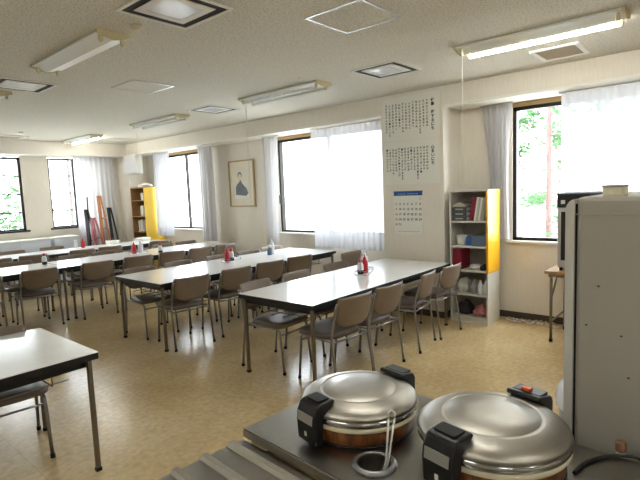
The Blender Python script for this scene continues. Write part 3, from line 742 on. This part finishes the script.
# tall bookcase in the far corner
EX, EY = 5.1, 9.07
bookcase((EX, EY, 0), 0.42, 0.54, 1.76, (0.07, 0.5, 0.85, 1.17, 1.5), M_wood, M_yellow2, (0.02, 1.76), 'tall wooden bookcase with a pale yellow side in the far corner', M_darkwood)
for z, n0, hs in ((1.5, 5, 0.16), (1.17, 6, 0.24), (0.85, 8, 0.26), (0.5, 7, 0.26)):
    y = EY+0.05
    nm = {1.5: 'top', 1.17: 'second', 0.85: 'third', 0.5: 'fourth'}[z]
    for k in range(n0):
        th = 0.03+0.02*rg.random()
        o = obj('book', B(((0, 0, 0), (0.2, th, hs*(0.82+0.18*rg.random()))), bev=0.001), [M_paper, M_bcback, M_cream, M_white][rg.randint(0, 3)], loc=(EX+0.06+0.02*rg.random(), y, z+0.001))
        tag(o, 'pale upright book on the %s shelf of the tall corner bookcase' % nm, 'book', 'pale books on the %s shelf of the corner bookcase' % nm); y += th+0.004
crumple('paper_heap', 'heap of white papers on top of the tall corner bookcase', 'papers', (EX+0.16, EY+0.22, 1.761), 0.13, 0.16, 0.05, M_paper, 9)
# white box under the beam in the far corner
t = thing('wall_unit', 'white box-shaped unit hung under the beam in the far corner', 'wall unit', (5.03, 9.18, 2.045))
obj('case', B(((0, 0, 0), (0.15, 0.47, 0.375)), bev=0.008), M_white, t)
obj('front_panel', B(((-0.014, 0.02, 0.015), (0, 0.45, 0.36)), bev=0.004), mat('pale_grey_panel', (214, 216, 218), 0.3), t)

# ------------------------------------------------------------------ easels and low cabinets at the back wall
def easel(x, y, m, hgt, spread, label, bars):
    t = thing('folded_easel', label, 'easel', (x, y, 0), 0, 'folded easels at the back wall')
    top = Vector((0, 0.30, hgt))
    for s in (-1, 0, 1):
        p0 = Vector((s*spread, -0.02 + (0.16 if s == 0 else 0), 0)); p1 = top + Vector((s*0.03, 0.0, 0))
        obj('leg', T(([p0, p1], 0.019), n=6), m, t)
    for q in bars:
        a = Vector((-spread, -0.02, 0)).lerp(top+Vector((-0.03, 0, 0)), q); b = Vector((spread, -0.02, 0)).lerp(top+Vector((0.03, 0, 0)), q)
        obj('crossbar', T(([a+Vector((0, -0.02, 0)), b+Vector((0, -0.02, 0))], 0.017), n=6), m, t)
    return t
easel(4.2, 9.13, M_pinkwood, 1.2, 0.19, 'rose-red folded easel leaning in front of the back curtain', (0.3, 0.68))
easel(4.53, 9.13, M_softblack, 1.38, 0.1, 'black folded easel leaning rightmost in the easel stack', (0.5,))
easel(4.24, 9.5, M_binder, 1.36, 0.12, 'dark grey folded easel leaning leftmost in the easel stack', (0.55,))
easel(4.52, 9.5, M_orangewood, 1.62, 0.12, 'tall orange wooden easel standing up behind the easel stack', (0.6, 0.72))
tag(obj('pole', T(([(5.02, 9.4, 0), (4.78, 9.68, 1.55)], 0.01), n=8), M_cream), 'thin pale pole leaning in the far corner left of the bookcase', 'pole')
tag(obj('pole', T(([(4.06, 9.36, 0), (4.3, 9.84, 1.6)], 0.014), n=8), M_softblack), 'black pole leaning behind the left end of the easel stack', 'pole')
for k, (xa, xb, lb) in enumerate(((1.9, 3.5, 'long low white cabinet under the leftmost narrow window'), (3.54, 4.02, 'short low white cabinet left of the easels, under the narrow window'))):
    t = thing('low_cabinet', lb, 'cabinet', (xa, 9.66, 0)); w = xb-xa
    obj('body', B(((0.01, 0.02, 0.04), (w-0.01, 0.40, 0.84))), M_chalk, t)
    obj('cabinet_top', B(((0, 0, 0.84), (w, 0.41, 0.87)), bev=0.003), M_white, t)
    n = 3 if k == 0 else 1
    for i in range(n):
        dw = (w-0.02)/n
        dr = obj('door', B(((0.01+i*dw+0.004, 0.003, 0.06), (0.01+(i+1)*dw-0.004, 0.02, 0.83)), bev=0.002), M_chalk, t)
        obj('handle', B(((0.01+i*dw+0.03, -0.012, 0.5), (0.01+i*dw+0.045, 0.003, 0.6))), M_alu, dr)
    obj('plinth', B(((0.02, 0.05, 0), (w-0.02, 0.39, 0.04))), M_base, t)

# ------------------------------------------------------------------ side table and tall appliance by the right window
t = thing('side_table', 'small wooden-topped folding table with steel legs under the right window', 'table', (4.84, 0.62, 0))
obj('table_top', B(((0, 0, 0.672), (0.6, 0.75, 0.70)), bev=0.004), M_wood, t)
obj('apron', B(((0.03, 0.03, 0.64), (0.57, 0.05, 0.672)), ((0.03, 0.70, 0.64), (0.57, 0.72, 0.672)), ((0.03, 0.05, 0.64), (0.05, 0.70, 0.672)), ((0.55, 0.05, 0.64), (0.57, 0.70, 0.672))), M_tanmetal, t)
for x in (0.05, 0.55):
    for y in (0.05, 0.70):
        lg = obj('leg', T(([(x, y, 0.02), (x, y, 0.66)], 0.014), n=8), M_tanmetal, t)
        obj('foot_cap', T(([(x, y, 0), (x, y, 0.03)], 0.018), n=8), M_softblack, lg)
for y in (0.05, 0.70):
    obj('brace', T(([(0.05, y, 0.42), (0.28, y, 0.64)], 0.009), n=6), M_tanmetal, t)
    obj('crossbar', T(([(0.05, y, 0.2), (0.55, y, 0.2)], 0.009), n=6), M_tanmetal, t)
t = thing('warming_cabinet', 'tall silver appliance with a black top, half hidden by the refrigerator', 'appliance', (4.92, 0.78, 0.7005))
obj('body', B(((0, 0, 0.03), (0.34, 0.5, 0.6)), bev=0.006), M_alu, t)
obj('top_panel', B(((-0.012, -0.005, 0.6), (0.35, 0.505, 0.735)), bev=0.012), M_black, t)
obj('door_window', B(((-0.008, 0.08, 0.1), (0, 0.465, 0.56)), bev=0.003), M_dark, t)
obj('door_handle', T(([(-0.004, 0.04, 0.14), (-0.03, 0.04, 0.16), (-0.03, 0.04, 0.48), (-0.004, 0.04, 0.5)], 0.008), n=8), M_chrome, t)
obj('indicator_plate', B(((-0.016, 0.43, 0.635), (-0.012, 0.465, 0.67))), M_white, t)
for x in (0.03, 0.31):
    for y in (0.03, 0.47): obj('foot', T(([(x, y, 0), (x, y, 0.03)], 0.015), n=8), M_softblack, t)
# cables on the floor
for k, (m, lb) in enumerate(((M_paper, 'tangle of white cable on the floor below the right window'), (M_bcback, 'grey cable lying on the floor along the wall below the right window'))):
    rn = random.Random(20+k); pts = []
    for i in range(46):
        q = i/45
        pts.append((5.40+0.045*math.sin(i*1.1+k)+0.02*rn.random(), 1.92-0.55*q+0.06*math.sin(i*0.9+k*2)*(1-k*0.5), 0.008+0.016*k+0.006*(i % 3)))
    tag(obj('floor_cable', T((pts, 0.006), n=6), m), lb, 'cable')

# ------------------------------------------------------------------ refrigerator and bin
FX, FY, FH = 1.575, 0.356, 1.50
t = thing('refrigerator', 'large grey refrigerator at the right edge behind the counter', 'refrigerator', (FX, FY, 0))
obj('body', B(((0, -0.66, 0.04), (0.62, 0, FH)), bev=0.012), M_fridge, t)
obj('top_cap', B(((-0.003, -0.662, FH-0.052), (0.623, 0.002, FH-0.048))), M_bcback, t)
obj('gasket', B(((0.012, 0, 0.06), (0.61, 0.006, FH-0.02))), M_dark, t)
# doors: rounded top front corner as seen from the side
def door_profile(z0, z1, rt):
    pts = [(0.006, z0), (0.031, z0)]
    for k in range(9):
        a = PI/2*k/8; pts.append((0.031-rt+rt*math.cos(a), z1-rt*1.4+rt*1.4*math.sin(a)))
    pts.append((0.006, z1)); return pts
dr = obj('door', PR(door_profile(0.74, FH-0.006, 0.024), 'x', 0, 0.62, 0.002), M_fridgedoor, t)
obj('handle', B(((0.5, 0.031, 0.85), (0.53, 0.05, 1.1)), bev=0.004), M_alu, dr)
dr = obj('door', PR(door_profile(0.06, 0.728, 0.01), 'x', 0, 0.62, 0.002), M_fridgedoor, t)
obj('base', B(((0.01, -0.65, 0), (0.61, -0.01, 0.04))), M_black, t)
for (yy, zz) in ((-0.03, 1.12), (-0.12, 1.1), (-0.14, 0.98), (-0.06, 1.24)):
    obj('screw', L([(0, -0.0015), (0.003, -0.0015), (0.003, 0.0015), (0, 0.0015)], 8), M_dark, t, loc=(-0.001, yy, zz))
t = thing('carton', 'small flat beige carton lying on top of the refrigerator', 'box', (FX+0.03, 0.246, FH+0.0005))
obj('box_body', B(((0, 0, 0), (0.1, 0.05, 0.026)), bev=0.002), M_cream, t)
obj('lid', B(((-0.002, -0.002, 0.0265), (0.102, 0.052, 0.031)), bev=0.001), M_bcback, t)
t = thing('waste_bin', 'round bin with a shiny white domed lid on the floor behind the refrigerator', 'bin', (2.67, 0.485, 0))
obj('body', L([(0, 0), (0.16, 0), (0.19, 0.42), (0.185, 0.42), (0.15, 0.01), (0, 0.01)], 32), M_bcback, t)
obj('lid', L([(0.2, 0.40), (0.205, 0.43), (0.19, 0.5), (0.14, 0.55), (0.06, 0.575), (0, 0.58)], 32), M_mirrorwhite, t)

# ------------------------------------------------------------------ stainless serving counter
CZ = 0.78; CR = R(-4.0)
ct = thing('serving_counter', 'stainless steel serving counter with tray rails in the foreground', 'counter', (0.968, 1.205, 0), CR)
Mi = Matrix.Translation((0.968, 1.205, 0)) @ Matrix.Rotation(CR, 4, 'Z')
cup_l = Mi.inverted() @ Vector((1.049, 0.741, 0))
CW, CL = 0.585, 2.6
bm = bmesh.new()
outer = [bm.verts.new(p) for p in ((0, 0, CZ), (CW, 0, CZ), (CW, -CL, CZ), (0, -CL, CZ))]
hole = [bm.verts.new((cup_l.x+0.056*math.cos(2*PI*k/32), cup_l.y+0.056*math.sin(2*PI*k/32), CZ)) for k in range(32)]
ed = [bm.edges.new((a[i], a[(i+1) % len(a)])) for a in (outer, hole) for i in range(len(a))]
bmesh.ops.triangle_fill(bm, use_beauty=True, use_dissolve=False, edges=ed)
ex = bmesh.ops.extrude_face_region(bm, geom=bm.faces[:])
bmesh.ops.translate(bm, verts=[g for g in ex['geom'] if isinstance(g, bmesh.types.BMVert)], vec=(0, 0, -0.022))
obj('counter_top', bm, M_steel, ct)
obj('front_lip', B(((-0.004, -CL, CZ-0.026), (0.0, 0, CZ-0.003)), bev=0.001), M_lid, ct)
bm = bmesh.new(); rc = 0.06
box(bm, (0.02, -CL+0.01, 0.12), (cup_l.x-rc-0.002, -0.012, CZ-0.022)); box(bm, (cup_l.x+rc+0.002, -CL+0.01, 0.12), (CW-0.02, -0.012, CZ-0.022))
box(bm, (cup_l.x-rc-0.002, -CL+0.01, 0.12), (cup_l.x+rc+0.002, cup_l.y-rc-0.002, CZ-0.022)); box(bm, (cup_l.x-rc-0.002, cup_l.y+rc+0.002, 0.12), (cup_l.x+rc+0.002, -0.012, CZ-0.022))
box(bm, (cup_l.x-rc-0.002, cup_l.y-rc-0.002, 0.12), (cup_l.x+rc+0.002, cup_l.y+rc+0.002, 0.5))
obj('cabinet', bm, M_steel, ct)
for x in (0.05, CW-0.05):
    for y in (-0.06, -CL/2, -CL+0.06): obj('leg', T(([(x, y, 0), (x, y, 0.12)], 0.02), n=10), M_chrome, ct)
obj('tray_shelf', B(((-0.42, -CL, CZ-0.048), (-0.004, 0.0, CZ-0.034)), bev=0.002), M_steel, ct)
for k in range(4):
    x = -0.055-0.098*k
    obj('tray_rib', PR([(x-0.016, CZ-0.034), (x-0.009, CZ-0.022), (x+0.009, CZ-0.022), (x+0.016, CZ-0.034)], 'y', -CL, -0.002), mat('mirror_rib', (205, 204, 200), 0.2, 1.0), ct)
obj('bracket', B(((-0.35, -0.12, CZ-0.2), (0.02, -0.10, CZ-0.048)), ((-0.35, -CL+0.2, CZ-0.2), (0.02, -CL+0.22, CZ-0.048))), M_steel, ct)
# paddle cup sunk into the counter, with the long paddle handle in it
cx, cy = 1.049, 0.741
t = thing('paddle_cup', 'stainless cup sunk in the counter in front of the smaller rice warmer', 'cup', (cx, cy, CZ))
obj('cup_wall', L([(0.051, 0.006), (0.049, -0.15), (0, -0.152), (0, -0.149), (0.046, -0.147), (0.048, 0.006)], 32), M_steel, t)
obj('rim', L([(0.047, 0.004), (0.0475, 0.01), (0.052, 0.013), (0.062, 0.008), (0.064, 0.002), (0.062, 0.0005), (0.05, 0.002)], 36), M_chrome, t)
obj('shaded_water', L([(0, -0.05), (0.048, -0.05)], 32), M_soy, t)  # near-black disc: the cup's inner shade is put into the water colour
t = thing('rice_paddle', 'clear rice paddle handle standing up out of the sunken cup', 'utensil', (cx, cy, CZ))
M_clearpl = mat('clear_plastic', (214, 214, 210), 0.12)
hx, hy = 0.04, -0.022
obj('handle', T(([(0.005, 0.0, -0.12), (hx-0.003, hy, 0.0), (hx+0.024, hy-0.008, 0.12)], 0.003), ([(0.002, 0.006, -0.12), (hx-0.005, hy+0.006, 0.0), (hx+0.014, hy+0.006, 0.12)], 0.003),
              ([(hx+0.024, hy-0.008, 0.12), (hx+0.026, hy-0.007, 0.135), (hx+0.02, hy, 0.142), (hx+0.015, hy+0.006, 0.135), (hx+0.014, hy+0.006, 0.12)], 0.003), n=6), M_clearpl, t)
obj('blade', B(((-0.015, -0.02, -0.14), (0.0, 0.02, -0.1)), bev=0.004), M_clearpl, t)

# ------------------------------------------------------------------ rice warmers
def rice_warmer(x, y, s, ang, label, button):
    t = thing('rice_warmer', label, 'rice warmer', (x, y, CZ+0.001), ang); t.scale = (s, s, s)
    obj('body', L([(0, 0.004), (0.168, 0.004), (0.176, 0.008), (0.182, 0.05), (0.182, 0.055), (0, 0.055)], 64), M_plank, t)
    obj('base_ring', L([(0.17, 0), (0.178, 0), (0.178, 0.006), (0.168, 0.006), (0.168, 0)], 64), M_black, t)
    obj('cream_band', L([(0.17, 0.052), (0.187, 0.052), (0.189, 0.056), (0.189, 0.064), (0.187, 0.067), (0.17, 0.067)], 64), M_cream, t)
    obj('lid', L([(0.17, 0.0875), (0.191, 0.0875), (0.187, 0.097), (0.175, 0.107), (0.155, 0.115), (0.13, 0.1205), (0.124, 0.1215), (0.121, 0.119), (0.118, 0.1215), (0.06, 0.1255), (0, 0.126)], 72), M_lid, t)
    obj('lid_rim', L([(0.17, 0.0675), (0.189, 0.0675), (0.1915, 0.072), (0.1915, 0.087), (0.17, 0.087)], 72), mat('mirror_stainless', (170, 170, 168), 0.12, 1.0), t)
    h = obj('latch', PR([(0.19, 0.008), (0.222, 0.008), (0.226, 0.07), (0.222, 0.1), (0.209, 0.126), (0.196, 0.132), (0.142, 0.135), (0.138, 0.123), (0.165, 0.118), (0.1925, 0.098)], 'y', -0.045, 0.045, 0.006), M_black, t)
    obj('latch_plate', PR([(0.2265, 0.072), (0.2235, 0.1), (0.2205, 0.1), (0.2235, 0.072)], 'y', -0.036, 0.036), M_alu, h)
    obj('latch_button', B(((0.152, -0.03, 0.133), (0.195, 0.03, 0.138)), bev=0.002), M_softblack, h)
    obj('latch_mark', B(((0.2235, -0.005, 0.03), (0.2255, 0.005, 0.044))), M_paper, h)
    g = obj('hinge', PR([(-0.194, 0.05), (-0.222, 0.05), (-0.224, 0.105), (-0.215, 0.122), (-0.15, 0.134), (-0.145, 0.121), (-0.175, 0.112), (-0.193, 0.095)], 'y', -0.05, 0.05, 0.005), M_black, t)
    obj('hinge_plate', B(((-0.208, -0.042, 0.124), (-0.165, 0.042, 0.133)), bev=0.002), mat('dark_grey_plastic', (70, 72, 74), 0.4), g)
    if button: obj('hinge_button', B(((-0.185, -0.016, 0.133), (-0.165, 0.012, 0.142)), bev=0.003), M_orange, g)['label'] = 'orange button'
    return t
rice_warmer(1.232, 0.923, 1.0, R(169), 'round stainless-lidded rice warmer at the back left of the counter', False)
rice_warmer(1.277, 0.497, 1.07, R(168), 'round stainless-lidded rice warmer nearest the camera, with an orange button', True)
# small things at the counter's right end
k = (1.55-CZ)/0.83
t = thing('knob', 'small brown cork-topped knob standing at the counter edge by the refrigerator', 'knob', (1.655*k-0.03, 0.237*k, CZ+0.0005))
obj('stem', L([(0, 0), (0.012, 0), (0.012, 0.01), (0, 0.01)], 16), M_cream, t)
obj('cap', L([(0, 0.01), (0.013, 0.01), (0.014, 0.014), (0.014, 0.034), (0.01, 0.038), (0, 0.039)], 16), M_cork, t)
def on_counter(px, py, dz=0.006):
    v = d + (px-320)/FPX*r2 - (py-240)/FPX*u2
    q = (CZ+dz-HC)/v.z
    return Vector((v.x*q, v.y*q, CZ+dz))
cable = []
ctrl = [(574, 473), (585, 463), (603, 457), (624, 456), (640, 459), (662, 470)]
cp = [on_counter(*c) for c in ctrl]
for i in range(len(cp)-1):
    p0, p1, p2, p3 = cp[max(i-1, 0)], cp[i], cp[i+1], cp[min(i+2, len(cp)-1)]
    for q in range(6):
        s = q/6
        cable.append(0.5*((2*p1)+(p2-p0)*s+(2*p0-5*p1+4*p2-p3)*s*s+(3*p1-p0-3*p2+p3)*s**3))
tag(obj('power_cord', T((cable, 0.0045), n=8), M_black), 'black power cord lying on the counter beside the nearest rice warmer', 'cable')
pl = on_counter(641, 456, 0)
t = thing('cord_plug', 'black plug block at the right edge of the counter', 'plug', (pl.x, pl.y-0.03, CZ+0.001), R(30))
obj('block', B(((-0.02, -0.02, 0), (0.02, 0.02, 0.03)), bev=0.004), M_black, t)
obj('collar', T(([(-0.02, 0, 0.015), (-0.032, 0, 0.015)], 0.008), n=8), M_black, t)

# ------------------------------------------------------------------ outside
g = struct('ground', B(((XW+0.3, -14, -0.9), (60, 40, -0.6)), ((-30, YF+0.3, -0.9), (XW+0.3, 60, -0.6))), M_snow)
def tree(name, label, loc, h, mtr, mlf, kind, seed):
    rn = random.Random(seed); t = thing(name, label, 'tree', loc)
    bt, bl = bmesh.new(), bmesh.new()
    if kind != 'bush':
        tube(bt, [(0, 0, 0), (0.03, 0.02, h*0.5), (0, 0, h)], [0.07, 0.05, 0.015], 8)
    branches = []
    if kind == 'conifer':
        for i in range(46):
            z = h*(0.12+0.86*i/46); ln = (1-z/h)*2.4+0.5; a = i*2.4+rn.random()
            e = Vector((math.cos(a)*ln, math.sin(a)*ln, z+0.05-0.12*ln)); branches.append((Vector((0, 0, z)), e))
    elif kind == 'bare':
        for i in range(16):
            z = h*(0.25+0.7*i/16); a = i*2.4+rn.random(); ln = 0.6+rn.random()
            branches.append((Vector((0, 0, z)), Vector((math.cos(a)*ln, math.sin(a)*ln, z+0.5*ln))))
    else:
        for i in range(26):
            a = i*2.4; ln = 0.3+0.8*rn.random()
            branches.append((Vector((0, 0, 0)), Vector((math.cos(a)*ln, math.sin(a)*ln, h*(0.45+0.55*rn.random())))))
    nl = {'conifer': 120, 'bare': 3, 'bush': 55}[kind]
    for a, b in branches:
        mid = a.lerp(b, 0.5)+Vector((0, 0, 0.06)); tube(bt, [a, mid, b], [0.014, 0.01, 0.004], 5)
        for q in range(nl):
            s = 0.35+0.7*rn.random() if kind != 'bush' else 0.4+0.6*rn.random()
            c = a.lerp(b, s)+Vector((rn.gauss(0, 0.14), rn.gauss(0, 0.14), rn.gauss(0, 0.08)))
            if kind == 'bush': c += Vector((rn.gauss(0, 0.15), rn.gauss(0, 0.15), rn.gauss(0, 0.15)))
            v1 = Vector((rn.uniform(-1, 1), rn.uniform(-1, 1), rn.uniform(-0.5, 0.5))).normalized()*rn.uniform(0.07, 0.16)
            v2 = v1.cross(Vector((rn.uniform(-1, 1), rn.uniform(-1, 1), rn.uniform(-1, 1)))).normalized()*rn.uniform(0.02, 0.045)
            bl.faces.new([bl.verts.new(c-v1), bl.verts.new(c+v2), bl.verts.new(c+v1), bl.verts.new(c-v2)])
    obj('trunk', bt, mtr, t); obj('foliage', bl, mlf, t)
    return t
tree('conifer_tree', 'green conifer with a reddish trunk outside the right-hand window', (10.4, 2.86, -0.6), 7.0, M_redbark, M_leaf, 'conifer', 1)
tree('conifer_tree', 'second green conifer outside, seen through the sheer right-hand curtain', (17.0, 2.9, -0.6), 8.5, M_redbark, M_leaf, 'conifer', 2)
tree('leafy_bush', 'green bush outside the leftmost narrow window', (3.75, 13.0, -0.6), 2.9, M_bark, M_bush, 'bush', 3)
tree('bare_tree', 'grey bare tree trunk outside the second narrow window', (6.3, 15.6, -0.6), 5.5, M_bark, M_bush, 'bare', 5)
